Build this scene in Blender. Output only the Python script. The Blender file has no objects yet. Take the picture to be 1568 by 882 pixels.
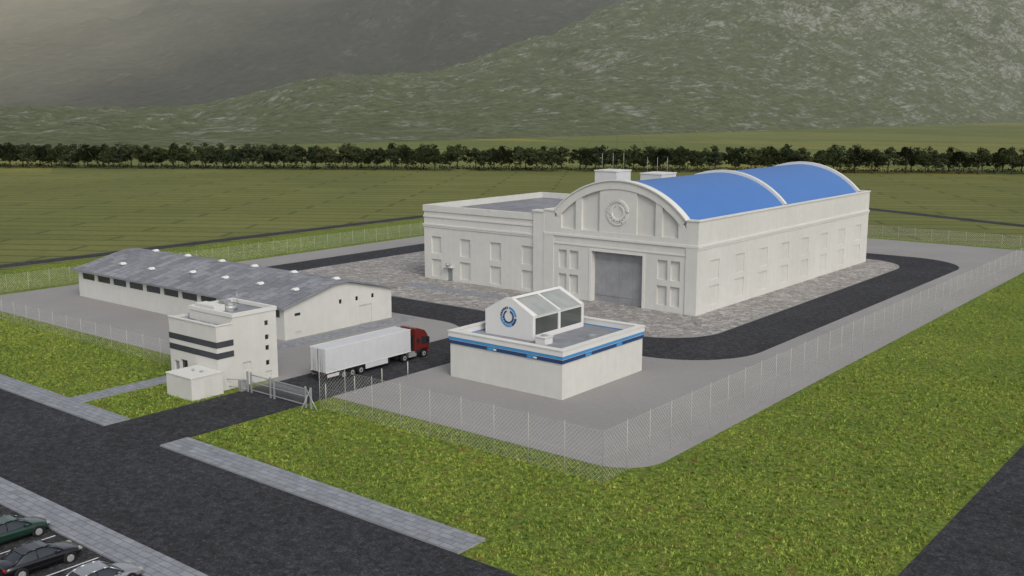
import bpy, bmesh, math, random
import numpy as np
from mathutils import Vector
random.seed(4); RNG=np.random.default_rng(7)
S=bpy.context.scene
COL=bpy.context.collection
# ------------------------------------------------------------------ materials
class NT:
    def __init__(s,name):
        s.m=bpy.data.materials.new(name); s.m.use_nodes=True; s.t=s.m.node_tree; s.t.nodes.clear()
        s.out=s.t.nodes.new('ShaderNodeOutputMaterial'); s.b=s.t.nodes.new('ShaderNodeBsdfPrincipled')
        s.t.links.new(s.b.outputs[0],s.out.inputs[0])
        s.geo=s.t.nodes.new('ShaderNodeNewGeometry')
    def n(s,typ,**kw):
        x=s.t.nodes.new(typ)
        for k,v in kw.items(): setattr(x,k,v)
        return x
    def l(s,a,b): s.t.links.new(a,b)
    def pos(s,sc=(1,1,1),rot=0):
        m=s.n('ShaderNodeMapping'); m.inputs['Scale'].default_value=sc; m.inputs['Rotation'].default_value=(0,0,rot)
        s.l(s.geo.outputs['Position'],m.inputs['Vector']); return m.outputs[0]
    def noise(s,scale,detail=4,rough=.55,vec=None,dist=0):
        x=s.n('ShaderNodeTexNoise'); x.inputs['Scale'].default_value=scale; x.inputs['Detail'].default_value=detail; x.inputs['Roughness'].default_value=rough; x.inputs['Distortion'].default_value=dist
        s.l(vec if vec is not None else s.pos(),x.inputs['Vector']); return x.outputs[0]
    def ramp(s,fac,stops):
        r=s.n('ShaderNodeValToRGB'); e=r.color_ramp.elements
        while len(e)<len(stops): e.new(.5)
        for q,(p,c) in zip(e,stops):
            q.position=p; q.color=(c if len(c)==4 else (*c,1))
        s.l(fac,r.inputs[0]); return r.outputs[0]
    def mix(s,a,b,f,mode='MIX'):
        x=s.n('ShaderNodeMix',data_type='RGBA',blend_type=mode)
        for sock,v in ((x.inputs[0],f),(x.inputs[6],a),(x.inputs[7],b)):
            if isinstance(v,bpy.types.NodeSocket): s.l(v,sock)
            elif isinstance(v,(int,float)): sock.default_value=v
            else: sock.default_value=(*v[:3],1)
        return x.outputs[2]
    def math(s,op,a,b=None,c=None):
        x=s.n('ShaderNodeMath',operation=op)
        for i,v in enumerate((a,b,c)):
            if v is None: continue
            if isinstance(v,(int,float)): x.inputs[i].default_value=v
            else: s.l(v,x.inputs[i])
        return x.outputs[0]
    def bump(s,h,strength=.3,dist=.05):
        x=s.n('ShaderNodeBump'); x.inputs['Strength'].default_value=strength; x.inputs['Distance'].default_value=dist
        s.l(h,x.inputs['Height']); s.l(x.outputs[0],s.b.inputs['Normal'])
    def col(s,c): 
        if isinstance(c,bpy.types.NodeSocket): s.l(c,s.b.inputs['Base Color'])
        else: s.b.inputs['Base Color'].default_value=(*c,1)
    def set(s,rough=.8,metal=0,spec=None):
        s.b.inputs['Roughness'].default_value=rough; s.b.inputs['Metallic'].default_value=metal
        if spec is not None: s.b.inputs['Specular IOR Level'].default_value=spec

def simple(name,c,rough=.6,metal=0,var=.12,scale=1.2,bump=0,spec=.3,coat=0):
    t=NT(name); n=t.noise(scale,5); n2=t.noise(scale*.12,3)
    f=t.ramp(n,[(.25,(1-var,)*3),(.75,(1+var*.4,)*3)])
    f2=t.ramp(n2,[(.3,(1-var*.7,)*3),(.7,(1+var*.3,)*3)])
    t.col(t.mix(t.mix(c,f,1.0,'MULTIPLY'),f2,1.0,'MULTIPLY')); t.set(rough,metal,spec)
    if bump: t.bump(n,bump,.03)
    if coat: t.b.inputs['Coat Weight'].default_value=coat; t.b.inputs['Coat Roughness'].default_value=.05
    return t.m

M={}
def wallmat(name,c,var):
    t=NT(name); n=t.noise(.9,5); st=t.noise(1.0,4,.6,t.pos((1.6,1.6,.12))); n2=t.noise(.12,3)
    a=t.mix(c,t.ramp(n,[(.3,(1-var,)*3),(.7,(1.02,)*3)]),1.0,'MULTIPLY')
    a=t.mix(a,t.ramp(st,[(.3,(.965,.96,.95)),(.6,(1,1,1))]),1.0,'MULTIPLY')
    a=t.mix(a,t.ramp(n2,[(.3,(.94,)*3),(.7,(1.02,)*3)]),1.0,'MULTIPLY')
    t.col(a); t.set(.85,0,.25); t.bump(n,.1,.03); return t.m
M['wall']=wallmat('wall_render',(.58,.58,.55),.04)
M['wallrec']=wallmat('wall_recess',(.56,.56,.53),.04)
M['trim']=simple('cornice_paint',(.61,.61,.58),.8,var=.04)
M['white']=simple('white_paint',(.64,.64,.63),.55,var=.04)
M['roofgrey']=simple('roof_membrane',(.25,.26,.28),.8,var=.3,scale=.6,bump=.2)
M['dark']=simple('dark_grey_band',(.055,.06,.07),.5,var=.2)
M['lblue']=simple('light_blue_paint',(.05,.26,.55),.5,var=.05)
M['navy']=simple('navy_paint',(.022,.055,.15),.5,var=.1)
M['metal']=simple('galvanised_metal',(.42,.43,.44),.45,.4,var=.15)
M['postm']=simple('fence_post_paint',(.46,.46,.42),.5,.0,var=.1)
M['doormetal']=simple('door_metal',(.31,.32,.34),.5,.15,var=.2,scale=.7)
M['tyre']=simple('tyre_rubber',(.012,.012,.013),.85,var=.2)
M['chassis']=simple('chassis_black',(.02,.02,.022),.6,var=.2)
M['red']=simple('red_paint',(.13,.015,.012),.4,var=.1,coat=.4)
M['trailer']=simple('trailer_panel',(.53,.54,.56),.5,var=.07,scale=.5)
M['lamp_r']=simple('tail_lamp',(.4,.01,.01),.3)
def glass(name,c,rough=.08):
    t=NT(name); n=t.noise(.6,3); t.col(t.mix(c,tuple(x*1.8 for x in c),n)); t.set(rough,0,.8); return t.m
M['glass']=glass('dark_window_glass',(.012,.016,.02))
M['roofglass']=glass('roof_light_glass',(.22,.23,.22),.25)
M['sideglass']=glass('tinted_glass',(.05,.055,.05),.12)
def car_paint(name,c,metal=.3):
    t=NT(name); n=t.noise(2.0,3); t.col(t.mix(c,tuple(x*.85 for x in c),n)); t.set(.28,metal,.5)
    t.b.inputs['Coat Weight'].default_value=.9; t.b.inputs['Coat Roughness'].default_value=.03; return t.m
M['green_p']=car_paint('green_car_paint',(.010,.040,.026)); M['black_p']=car_paint('black_car_paint',(.006,.006,.008)); M['silver_p']=car_paint('silver_car_paint',(.42,.43,.44),.7)
t=NT('blue_roof_sheet')
w=t.n('ShaderNodeTexWave',bands_direction='Y'); w.inputs['Scale'].default_value=.55; t.l(t.pos(),w.inputs['Vector'])
n=t.noise(.15,4)
t.col(t.mix(t.mix((.052,.150,.40),(.064,.18,.46),n),(.035,.12,.36),t.ramp(w.outputs[1],[(.93,(0,0,0)),(1,(.3,.3,.3))])))
t.set(.45,0,.4); t.bump(w.outputs[0],.05,.02); M['blue']=t.m
def asphalt(name,c):
    t=NT(name)
    v=t.n('ShaderNodeTexVoronoi'); v.inputs['Scale'].default_value=2.4; t.l(t.pos(),v.inputs['Vector'])
    n=t.noise(7,6,.8); n2=t.noise(.09,4); n3=t.noise(1.6,5,.75)
    sp=t.n('ShaderNodeSeparateColor'); t.l(v.outputs[1],sp.inputs[0])
    a=t.ramp(n,[(.40,tuple(x*.6 for x in c)),(.54,c),(.70,tuple(x*3.4 for x in c))])
    b=t.mix(a,t.ramp(sp.outputs[0],[(0,(.7,)*3),(1,(1.35,)*3)]),1.0,'MULTIPLY')
    b=t.mix(b,t.ramp(n3,[(.3,(.70,)*3),(.7,(1.35,)*3)]),1.0,'MULTIPLY')
    b=t.mix(b,t.ramp(n2,[(.3,(.85,)*3),(.7,(1.15,)*3)]),1.0,'MULTIPLY')
    t.col(b); t.set(.9,0,.2); t.bump(n,.5,.03); return t.m
M['asphalt']=asphalt('asphalt',(.032,.033,.037)); 
M['asphalt2']=asphalt('parking_asphalt',(.035,.036,.039))
t=NT('yard_concrete')
n=t.noise(.07,5,.6); n2=t.noise(2.5,5,.6)
b=t.n('ShaderNodeTexBrick'); b.offset=0; b.inputs['Scale'].default_value=1; b.inputs['Brick Width'].default_value=6; b.inputs['Row Height'].default_value=6; b.inputs['Mortar Size'].default_value=.03
b.inputs['Color1'].default_value=(1,1,1,1); b.inputs['Color2'].default_value=(.985,.985,.985,1); b.inputs['Mortar'].default_value=(.93,.93,.93,1); t.l(t.pos(),b.inputs['Vector'])
a=t.ramp(n,[(.25,(.238,.230,.225)),(.75,(.285,.278,.272))])
a=t.mix(a,t.ramp(n2,[(.3,(.93,)*3),(.7,(1.05,)*3)]),1.0,'MULTIPLY'); a=t.mix(a,b.outputs[0],1.0,'MULTIPLY')
t.col(a); t.set(.85,0,.2); t.bump(n2,.15,.02); M['yard']=t.m
def pavers(name,c1,c2,mort,bw,bh,rot=0,ms=.03):
    t=NT(name); b=t.n('ShaderNodeTexBrick'); b.offset=.5
    b.inputs['Scale'].default_value=1; b.inputs['Brick Width'].default_value=bw; b.inputs['Row Height'].default_value=bh; b.inputs['Mortar Size'].default_value=ms
    b.inputs['Color1'].default_value=(*c1,1); b.inputs['Color2'].default_value=(*c2,1); b.inputs['Mortar'].default_value=(*mort,1)
    t.l(t.pos(rot=rot),b.inputs['Vector']); n=t.noise(1.3,6,.7)
    t.col(t.mix(b.outputs[0],t.ramp(n,[(.25,(.72,)*3),(.75,(1.2,)*3)]),1.0,'MULTIPLY')); t.set(.85,0,.2); t.bump(b.outputs[1],-.3,.02); return t.m
M['sidewalk']=pavers('sidewalk_pavers',(.27,.285,.31),(.21,.225,.25),(.14,.15,.16),1.2,.6,ms=.035)
M['kerb']=simple('kerb_stone',(.26,.27,.28),.85,var=.2)
t=NT('cobblestone')
v=t.n('ShaderNodeTexVoronoi'); v.inputs['Scale'].default_value=1.15; t.l(t.pos(),v.inputs['Vector'])
e=t.n('ShaderNodeTexVoronoi',feature='DISTANCE_TO_EDGE'); e.inputs['Scale'].default_value=1.15; t.l(t.pos(),e.inputs['Vector'])
sep=t.n('ShaderNodeSeparateColor'); t.l(v.outputs[1],sep.inputs[0])
a=t.ramp(sep.outputs[0],[(0,(.22,.21,.198)),(.5,(.29,.278,.264)),(1,(.40,.385,.37))])
a=t.mix((.14,.13,.12),a,t.ramp(e.outputs[0],[(.0,(0,)*3),(.07,(1,)*3)]))
t.col(a); t.set(.85,0,.2); t.bump(e.outputs[0],.4,.06); M['cobble']=t.m
M['roofsheet']=pavers('warehouse_roof_sheet',(.17,.175,.195),(.26,.265,.29),(.11,.115,.125),2.6,1.6,math.radians(90),.05)
def lawnmat(name,cs,tuft=False):
    t=NT(name); n=t.noise(1.8,6,.75); n2=t.noise(.10,4,.6); n3=t.noise(.7,5,.65); n4=t.noise(4,3,.7)
    a=t.ramp(n,[(.36,cs[0]),(.48,cs[1]),(.62,cs[2])])
    a=t.mix(a,(.20,.13,.055),t.ramp(n3,[(.54,(0,)*3),(.68,(.55,)*3)]))
    a=t.mix(a,t.ramp(n2,[(.3,(.82,.86,.8)),(.7,(1.15,1.08,1.0))]),1.0,'MULTIPLY')
    a=t.mix(a,t.ramp(n4,[(.32,(.6,)*3),(.68,(1.35,)*3)]),1.0,'MULTIPLY')
    t.col(a); t.set(.9,0,.1)
    if not tuft: t.bump(n,.8,.25)
    return t.m
M['lawn']=lawnmat('lawn',((.050,.080,.014),(.115,.168,.030),(.19,.245,.055)))
M['tuft']=lawnmat('grass_blades',((.08,.13,.020),(.19,.265,.045),(.31,.375,.085)),True)
# fields
t=NT('crop_field'); rot=math.radians(-33)
b=t.n('ShaderNodeTexBrick'); b.inputs['Scale'].default_value=1; b.inputs['Brick Width'].default_value=46; b.inputs['Row Height'].default_value=8.5; b.inputs['Mortar Size'].default_value=1.0; b.inputs['Mortar Smooth'].default_value=.8
b.inputs['Color1'].default_value=(.128,.138,.048,1); b.inputs['Color2'].default_value=(.146,.158,.054,1); b.inputs['Mortar'].default_value=(.080,.092,.034,1)
t.l(t.pos(rot=rot),b.inputs['Vector'])
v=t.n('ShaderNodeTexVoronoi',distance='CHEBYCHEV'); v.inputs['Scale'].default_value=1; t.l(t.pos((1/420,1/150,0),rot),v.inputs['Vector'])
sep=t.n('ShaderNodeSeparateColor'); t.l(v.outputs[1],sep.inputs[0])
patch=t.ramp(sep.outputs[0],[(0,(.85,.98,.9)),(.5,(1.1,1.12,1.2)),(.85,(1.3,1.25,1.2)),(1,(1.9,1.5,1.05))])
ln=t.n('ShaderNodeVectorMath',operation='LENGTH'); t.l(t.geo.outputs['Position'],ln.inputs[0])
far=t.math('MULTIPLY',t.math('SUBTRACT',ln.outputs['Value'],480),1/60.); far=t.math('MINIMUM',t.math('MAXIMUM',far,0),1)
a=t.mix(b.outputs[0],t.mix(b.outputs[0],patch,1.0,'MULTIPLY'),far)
n=t.noise(.02,5,.6); a=t.mix(a,t.ramp(n,[(.3,(.85,.88,.8)),(.7,(1.12,1.08,1.05))]),1.0,'MULTIPLY')
n=t.noise(.5,5,.7); a=t.mix(a,t.ramp(n,[(.3,(.85,)*3),(.7,(1.12,)*3)]),1.0,'MULTIPLY')
t.col(a); t.set(.95,0,.1); M['field']=t.m
# chain link
t=NT('chain_link_mesh'); uv=t.n('ShaderNodeUVMap'); sx=t.n('ShaderNodeSeparateXYZ'); t.l(uv.outputs[0],sx.inputs[0])
def dia(op):
    q=t.math(op,sx.outputs[0],sx.outputs[1]); q=t.math('FRACT',t.math('MULTIPLY',q,1/.40)); return t.math('LESS_THAN',q,.06)
al=t.math('MAXIMUM',dia('ADD'),dia('SUBTRACT'))
t.col((.55,.55,.51)); t.set(.5,.0); t.l(al,t.b.inputs['Alpha']); M['mesh']=t.m
# ------------------------------------------------------------------ builder
class MB:
    def __init__(s): s.v=[];s.f=[];s.mi=[];s.mats=[];s.sm=[];s.uv=None
    def mat(s,k):
        m=M[k]
        if m not in s.mats: s.mats.append(m)
        return s.mats.index(m)
    def face(s,pts,k,smooth=False):
        i=len(s.v); s.v+= [tuple(p) for p in pts]; s.f.append(tuple(range(i,i+len(pts)))); s.mi.append(s.mat(k)); s.sm.append(smooth)
    def box(s,x0,x1,y0,y1,z0,z1,k):
        i=len(s.v); s.v+=[(x0,y0,z0),(x1,y0,z0),(x1,y1,z0),(x0,y1,z0),(x0,y0,z1),(x1,y0,z1),(x1,y1,z1),(x0,y1,z1)]
        for q in ((0,3,2,1),(4,5,6,7),(0,1,5,4),(1,2,6,5),(2,3,7,6),(3,0,4,7)):
            s.f.append(tuple(i+a for a in q)); s.mi.append(s.mat(k)); s.sm.append(False)
    def prism(s,pts,off,k,ktop=None):
        n=len(pts); i=len(s.v); s.v+=[tuple(p) for p in pts]+[tuple(a+b for a,b in zip(p,off)) for p in pts]
        s.f.append(tuple(range(i,i+n))[::-1]); s.f.append(tuple(range(i+n,i+2*n))); s.mi+=[s.mat(k),s.mat(ktop or k)]; s.sm+=[False]*2
        for a in range(n):
            b=(a+1)%n; s.f.append((i+a,i+b,i+n+b,i+n+a)); s.mi.append(s.mat(k)); s.sm.append(False)
    def cyl(s,c,r,h,axis,k,n=16,r2=None):
        r2=r if r2 is None else r2; i=len(s.v); A={'x':(1,2,0),'y':(2,0,1),'z':(0,1,2)}[axis]
        for hh,rr in ((0,r),(h,r2)):
            for a in range(n):
                p=[0,0,0]; p[A[0]]=rr*math.cos(2*math.pi*a/n); p[A[1]]=rr*math.sin(2*math.pi*a/n); p[A[2]]=hh
                s.v.append(tuple(p[j]+c[j] for j in range(3)))
        m=s.mat(k)
        for a in range(n):
            b=(a+1)%n; s.f.append((i+a,i+b,i+n+b,i+n+a)); s.mi.append(m); s.sm.append(True)
        s.f.append(tuple(range(i,i+n))[::-1]); s.f.append(tuple(range(i+n,i+2*n))); s.mi+=[m,m]; s.sm+=[False]*2
    def rod(s,a,b,r,k,n=6):
        a=Vector(a);b=Vector(b);d=(b-a).normalized(); u=d.orthogonal().normalized(); w=d.cross(u); i=len(s.v)
        for p in (a,b):
            for q in range(n):
                t_=2*math.pi*q/n; s.v.append(tuple(p+u*r*math.cos(t_)+w*r*math.sin(t_)))
        m=s.mat(k)
        for q in range(n):
            e=(q+1)%n; s.f.append((i+q,i+e,i+n+e,i+n+q)); s.mi.append(m); s.sm.append(True)
        s.f.append(tuple(range(i,i+n))[::-1]); s.f.append(tuple(range(i+n,i+2*n))); s.mi+=[m,m]; s.sm+=[False]*2
    def wall(s,P,u0,u1,v0,v1,k,holes=()):
        us=sorted({u0,u1}|{h[0] for h in holes}|{h[1] for h in holes}); vs=sorted({v0,v1}|{h[2] for h in holes}|{h[3] for h in holes})
        for a,b in zip(us,us[1:]):
            for c,d in zip(vs,vs[1:]):
                um,vm=(a+b)/2,(c+d)/2
                if any(h[0]<um<h[1] and h[2]<vm<h[3] for h in holes): continue
                s.face([P(a,c,0),P(b,c,0),P(b,d,0),P(a,d,0)],k)
        for a,b,c,d,dep,km in holes:
            s.face([P(a,c,dep),P(b,c,dep),P(b,d,dep),P(a,d,dep)],km)
            for e in (((a,c),(b,c)),((b,c),(b,d)),((b,d),(a,d)),((a,d),(a,c))):
                (p,q),(r,t_)=e; s.face([P(p,q,0),P(r,t_,0),P(r,t_,dep),P(p,q,dep)],k)
    def obj(s,name,parent=None,bevel=0,sub=0):
        me=bpy.data.meshes.new(name); me.from_pydata(s.v,[],s.f)
        for m in s.mats: me.materials.append(m)
        me.polygons.foreach_set('material_index',s.mi); me.polygons.foreach_set('use_smooth',s.sm); me.update()
        o=bpy.data.objects.new(name,me); COL.objects.link(o)
        if parent: o.parent=parent
        if bevel:
            b=o.modifiers.new('b','BEVEL'); b.width=bevel; b.segments=2; b.limit_method='ANGLE'
        return o
def empty(name,loc=(0,0,0),rz=0):
    o=bpy.data.objects.new(name,None); COL.objects.link(o); o.location=loc; o.rotation_euler=(0,0,rz); return o
FY=lambda y0:(lambda u,v,d:(u,y0+d,v))
PX=lambda x0:(lambda u,v,d:(x0-d,u,v))
NY=lambda y0:(lambda u,v,d:(u,y0-d,v))
NX=lambda x0:(lambda u,v,d:(x0+d,u,v))
def fillet(pts):
    out=[];n=len(pts)
    for i,(x,y,r) in enumerate(pts):
        p=Vector((x,y));a=Vector(pts[i-1][:2])-p;b=Vector(pts[(i+1)%n][:2])-p
        if r==0: out.append((x,y)); continue
        a.normalize();b.normalize();ang=a.angle(b);d=r/math.tan(ang/2)
        p0=p+a*d;p1=p+b*d;c=p+(a+b).normalized()*(r/math.sin(ang/2))
        a0=math.atan2(*(p0-c).yx);a1=math.atan2(*(p1-c).yx);da=(a1-a0+math.pi)%(2*math.pi)-math.pi
        for k in range(13): t_=a0+da*k/12; out.append((c.x+r*math.cos(t_),c.y+r*math.sin(t_)))
    return out
def slab(name,pts,z0,z1,k,kside=None):
    b=MB(); b.prism([(x,y,z0) for x,y in pts],(0,0,z1-z0),kside or k,k); return b.obj(name)
R4=lambda x0,x1,y0,y1:[(x0,y0),(x1,y0),(x1,y1),(x0,y1)]
# ------------------------------------------------------------------ ground
b=MB(); b.face([(-9000,-3000,0),(9000,-3000,0),(9000,9000,0),(-9000,9000,0)],'field'); b.obj('ground')
b=MB(); b.face([(-192,-40,.02),(-5,-40,.02),(-5,239,.02),(-192,239,.02)],'lawn'); b.obj('lawn')
slab('yard_pavement',fillet([(-166,68.6,3),(-42.3,69.2,4.5),(-43.3,234.5,8),(-166,234.5,3)]),.0,.06,'yard')
slab('entrance_road',fillet([(-79.7,48.6,0),(-79.7,104.5,5),(-53.3,104.5,11),(-53.3,210,12),(-156.5,210,12),(-156.5,104.5,10),(-88.8,104.5,8),(-88.8,48.6,0)]),0,.09,'asphalt')
slab('cobbled_apron',fillet([(-147.5,113.5,6),(-62.3,113.5,9),(-62.3,201,9),(-147.5,201,6)]),0,.2,'cobble','kerb')
slab('main_road',R4(-400,-19.4,35.9,48.6),0,.08,'asphalt')
slab('side_road',R4(-19.4,-6,-60,420),0,.085,'asphalt')
slab('outer_track',R4(-198.5,-194.5,-100,420),0,.06,'asphalt')
slab('field_track',[(-194.5,336),(60,232),(62,237),(-194.5,341)],0,.05,'asphalt')
slab('parking_lot',R4(-190,-19.4,0,33.3),0,.08,'asphalt2')
slab('sidewalk',[(-88.9,48.6),(-88.9,51.3),(-260,51.3),(-260,48.6)],0,.2,'sidewalk','kerb')
slab('sidewalk',[(-79.5,48.6),(-43.8,48.6),(-43.8,51.5),(-79.5,51.5)],0,.2,'sidewalk','kerb')
slab('sidewalk',R4(-260,-24,33.3,35.9),0,.2,'sidewalk','kerb')
slab('footpath',R4(-100.4,-98.0,51.3,62.6),0,.16,'sidewalk','kerb')
slab('footpath',R4(-121,-98.2,121.5,124.5),0,.23,'sidewalk','kerb')
slab('footpath',R4(-103.2,-100.6,78,103.4),0,.12,'sidewalk','kerb')
b=MB()
for x in np.arange(-105.4,-24,2.87): b.box(x+.0,x+.12,28.2,33.0,.08,.086,'white')
b.obj('parking_markings')
def tufts(regions,name):
    X=[];Y=[]
    for x0,x1,y0,y1,d in regions:
        n=int((x1-x0)*(y1-y0)*d); X.append(RNG.uniform(x0,x1,n)); Y.append(RNG.uniform(y0,y1,n))
    X=np.concatenate(X);Y=np.concatenate(Y);N=len(X);B=6
    X=np.repeat(X,B)+RNG.normal(0,.12,N*B);Y=np.repeat(Y,B)+RNG.normal(0,.12,N*B);n=N*B
    sc=np.repeat(RNG.uniform(.6,1.6,N),B)
    a=RNG.uniform(0,2*np.pi,n);w=RNG.uniform(.035,.08,n)*sc;h=RNG.uniform(.07,.20,n)*sc;le=RNG.uniform(.02,.18,n)*sc;la=RNG.uniform(0,2*np.pi,n)
    V=np.zeros((n,3,3));V[:,0]=np.stack([X-np.cos(a)*w,Y-np.sin(a)*w,np.full(n,.0)],1);V[:,1]=np.stack([X+np.cos(a)*w,Y+np.sin(a)*w,np.full(n,.0)],1)
    V[:,2]=np.stack([X+np.cos(la)*le,Y+np.sin(la)*le,.02+h],1)
    me=bpy.data.meshes.new(name);me.vertices.add(n*3);me.vertices.foreach_set('co',V.ravel());me.loops.add(n*3);me.loops.foreach_set('vertex_index',np.arange(n*3,dtype=np.int32))
    me.polygons.add(n);me.polygons.foreach_set('loop_start',np.arange(0,n*3,3,dtype=np.int32));me.polygons.foreach_set('loop_total',np.full(n,3,dtype=np.int32));me.update();me.validate()
    me.materials.append(M['tuft']);o=bpy.data.objects.new(name,me);COL.objects.link(o)
tufts([(-79.3,-44,51.8,68.2,6),(-43.6,-19.7,48.9,69,6),(-41.8,-19.7,69,120,5),(-42.0,-19.7,120,200,2.5),(-97.8,-89.1,51.6,62.4,6),(-160,-100.7,51.6,68.3,5),(-190,-168,70,150,1.5)],'grass')
# ------------------------------------------------------------------ hangar
H=empty('industrial_hall')
cx=-83.85; XL,XR=-97.6,-70.1; Y0,Y1=129.6,197.4; ZW=13.8
AR=15.77; AZ=19.0-AR; HW=11.75
def arcz(dx,r=AR): return AZ+math.sqrt(max(r*r-dx*dx,0))
b=MB()
cols=[(7.1,8.8),(9.35,10.9)]; rows=[(1.1,4.0),(4.9,7.8)]
holes=[(cx-4.6,cx+4.6,0.0,8.1,1.0,'doormetal')]
for (a,c) in cols:
    for (d,e) in rows:
        holes.append((cx+a,cx+c,d,e,.35,'wallrec'))
        holes.append((cx-c,cx-a,d,e,.35,'wallrec'))
b.wall(FY(Y0),XL,XR,0,10.4,'wall',holes)
def archpoly(x0,x1,z0,r,y,off,k,mb,n=24):
    xs=[x1+(x0-x1)*i/n for i in range(n+1)]
    pts=[(x0,y,z0),(x1,y,z0)]+[(x,y,arcz(x-cx,r)) for x in xs]
    mb.prism(pts,(0,off,0),k)
archpoly(cx-HW,cx+HW,10.4,AR-.3,Y0+.45,.5,'wallrec',b)
b.wall(FY(Y0),XL,cx-HW,10.4,ZW,'wall'); b.wall(FY(Y0),cx+HW,XR,10.4,ZW,'wall')
b.wall(PX(cx-HW),Y0,Y0+.9,10.4,ZW,'wall'); b.wall(NX(cx+HW),Y0,Y0+.9,10.4,ZW,'wall')
b.wall(NY(Y0+.9),XL,cx-HW,10.4,ZW,'wall'); b.wall(NY(Y0+.9),cx+HW,XR,10.4,ZW,'wall')
b.box(cx-HW,cx+HW,Y0,Y0+.45,10.4,11.2,'wall')
archpoly(cx-3.3,cx+3.3,11.2,AR-1.2,Y0+.08,.37,'wall',b)
for s_ in (-1,1):
    a,c=sorted((cx+s_*6.6,cx+s_*7.7)); archpoly(a,c,11.2,AR-1.2,Y0+.02,.43,'wall',b,6)
a0=math.asin(HW/AR)
def band(y0,y1,r0,r1,k,mb,a0=a0,n=40):
    for i in range(n):
        A,B=-a0+2*a0*i/n,-a0+2*a0*(i+1)/n
        q=lambda r,a,y:(cx+r*math.sin(a),y,AZ+r*math.cos(a))
        mb.face([q(r0,A,y0),q(r0,B,y0),q(r1,B,y0),q(r1,A,y0)],k)
        mb.face([q(r0,B,y1),q(r0,A,y1),q(r1,A,y1),q(r1,B,y1)],k)
        mb.face([q(r1,A,y0),q(r1,B,y0),q(r1,B,y1),q(r1,A,y1)],k,True)
        mb.face([q(r0,B,y0),q(r0,A,y0),q(r0,A,y1),q(r0,B,y1)],k,True)
band(Y0-.05,Y0+1.0,AR-1.2,AR,'wall',b)
band(Y0-.25,Y0+1.1,AR,AR+.18,'trim',b)
for s_ in (-1,1):
    a,c=sorted((cx+s_*(HW-.01),cx+s_*(HW-1.3))); 
    b.prism([(a,Y0+.01,11.2),(c,Y0+.01,11.2),(c,Y0+.01,arcz(c-cx,AR-.7) ),(a,Y0+.01,arcz(a-cx,AR-.7))],(0,.42,0),'wall')
hs=[]
for i in range(8):
    yc=Y0+5.2+i*8.2
    for d,e in rows: hs.append((yc-1.5,yc+1.5,d,e,.14,'wallrec'))
b.wall(PX(XR),Y0,Y1,0,ZW,'wall',hs)
b.wall(NY(Y1),XL,XR,0,ZW,'wall'); b.wall(NX(XL),Y0,Y1,0,ZW,'wall')
b.wall(NX(XR-.45),Y0+.9,Y1,13.2,ZW,'wall'); b.wall(PX(XL+.45),Y0+.9,Y1,13.2,ZW,'wall')
for x0,x1,y0,y1 in ((XR-.5,XR+.12,Y0-.12,Y1+.12),(XL-.12,XL+.5,Y0-.12,Y1+.12)): b.box(x0,x1,y0,y1,ZW,ZW+.22,'trim')
for x0,x1 in ((XL+.5,cx-HW),(cx+HW,XR-.5)): b.box(x0,x1,Y0-.12,Y0+.9,ZW,ZW+.22,'trim')
b.box(XR,XR+.18,Y0-.18,Y1,10.0,10.35,'trim')
b.box(XR,XR+.09,Y0-.09,Y1,9.7,10.0,'trim')
b.box(XL,XR,Y0-.18,Y0,10.0,10.35,'trim')
b.box(XL+2,XR-2,Y0-.1,Y0,8.7,8.95,'trim')
for s_ in (-1,1):
    x0=(XL if s_<0 else XR-1.9); b.box(x0,x0+1.9,Y0-.14,Y0,0,10.0,'wall')
for i in range(1,4): 
    x=cx-4.6+9.2*i/4; b.box(x-.05,x+.05,Y0+.95,Y0+.998,0,8.1,'doormetal')
for z in (1.2,6.8): b.box(cx-4.6,cx+4.6,Y0+.93,Y0+.995,z,z+.10,'doormetal')
b.box(cx-5.0,cx-4.6,Y0-.1,Y0,0,8.5,'trim'); b.box(cx+4.6,cx+5.0,Y0-.1,Y0,0,8.5,'trim'); b.box(cx-4.6,cx+4.6,Y0-.1,Y0,8.1,8.5,'trim')
b.obj('walls',H)
def logo(mb,P,cu,cv,r,ks,t=.06):
    def arc(r0,r1,a,c,k,n=10):
        n=max(2,int(n*abs(c-a)/90))
        for i in range(n):
            A=math.radians(a+(c-a)*i/n);B=math.radians(a+(c-a)*(i+1)/n)
            q=lambda rr,an,d:P(cu+rr*math.sin(an),cv+rr*math.cos(an),d)
            mb.face([q(r0,A,-t),q(r0,B,-t),q(r1,B,-t),q(r1,A,-t)],k)
            mb.face([q(r1,A,-t),q(r1,B,-t),q(r1,B,0),q(r1,A,0)],k); mb.face([q(r0,A,-t),q(r0,B,-t),q(r0,B,0),q(r0,A,0)],k)
    arc(r*.80,r,5,85,ks[0]);arc(r*.80,r,95,150,ks[1]);arc(r*.86,r,155,265,ks[0]);
    for a in range(270,358,15): arc(r*.80,r,a,a+11,ks[1])
    arc(r*.50,r*.66,20,340,ks[1])
    for a in range(100,260,22): arc(r*.70,r*.80,a,a+14,ks[0])
b=MB(); logo(b,FY(Y0+.08),cx,14.3,1.95,('trim','trim'),.16); b.obj('emblem',H)
b=MB(); VR=AR-.35; va=math.asin(HW/VR)*.999; n=48
for y0,y1 in ((Y0+1.0,163.0),(163.8,Y1-.7)):
    for i in range(n):
        A,B=-va+2*va*i/n,-va+2*va*(i+1)/n
        q=lambda a,y:(cx+VR*math.sin(a),y,AZ+VR*math.cos(a))
        b.face([q(A,y0),q(B,y0),q(B,y1),q(A,y1)],'blue',True)
o=b.obj('vaulted_roof',H)
bm=bmesh.new();bm.from_mesh(o.data);bmesh.ops.remove_doubles(bm,verts=bm.verts,dist=.001);bm.to_mesh(o.data);bm.free()
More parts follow.
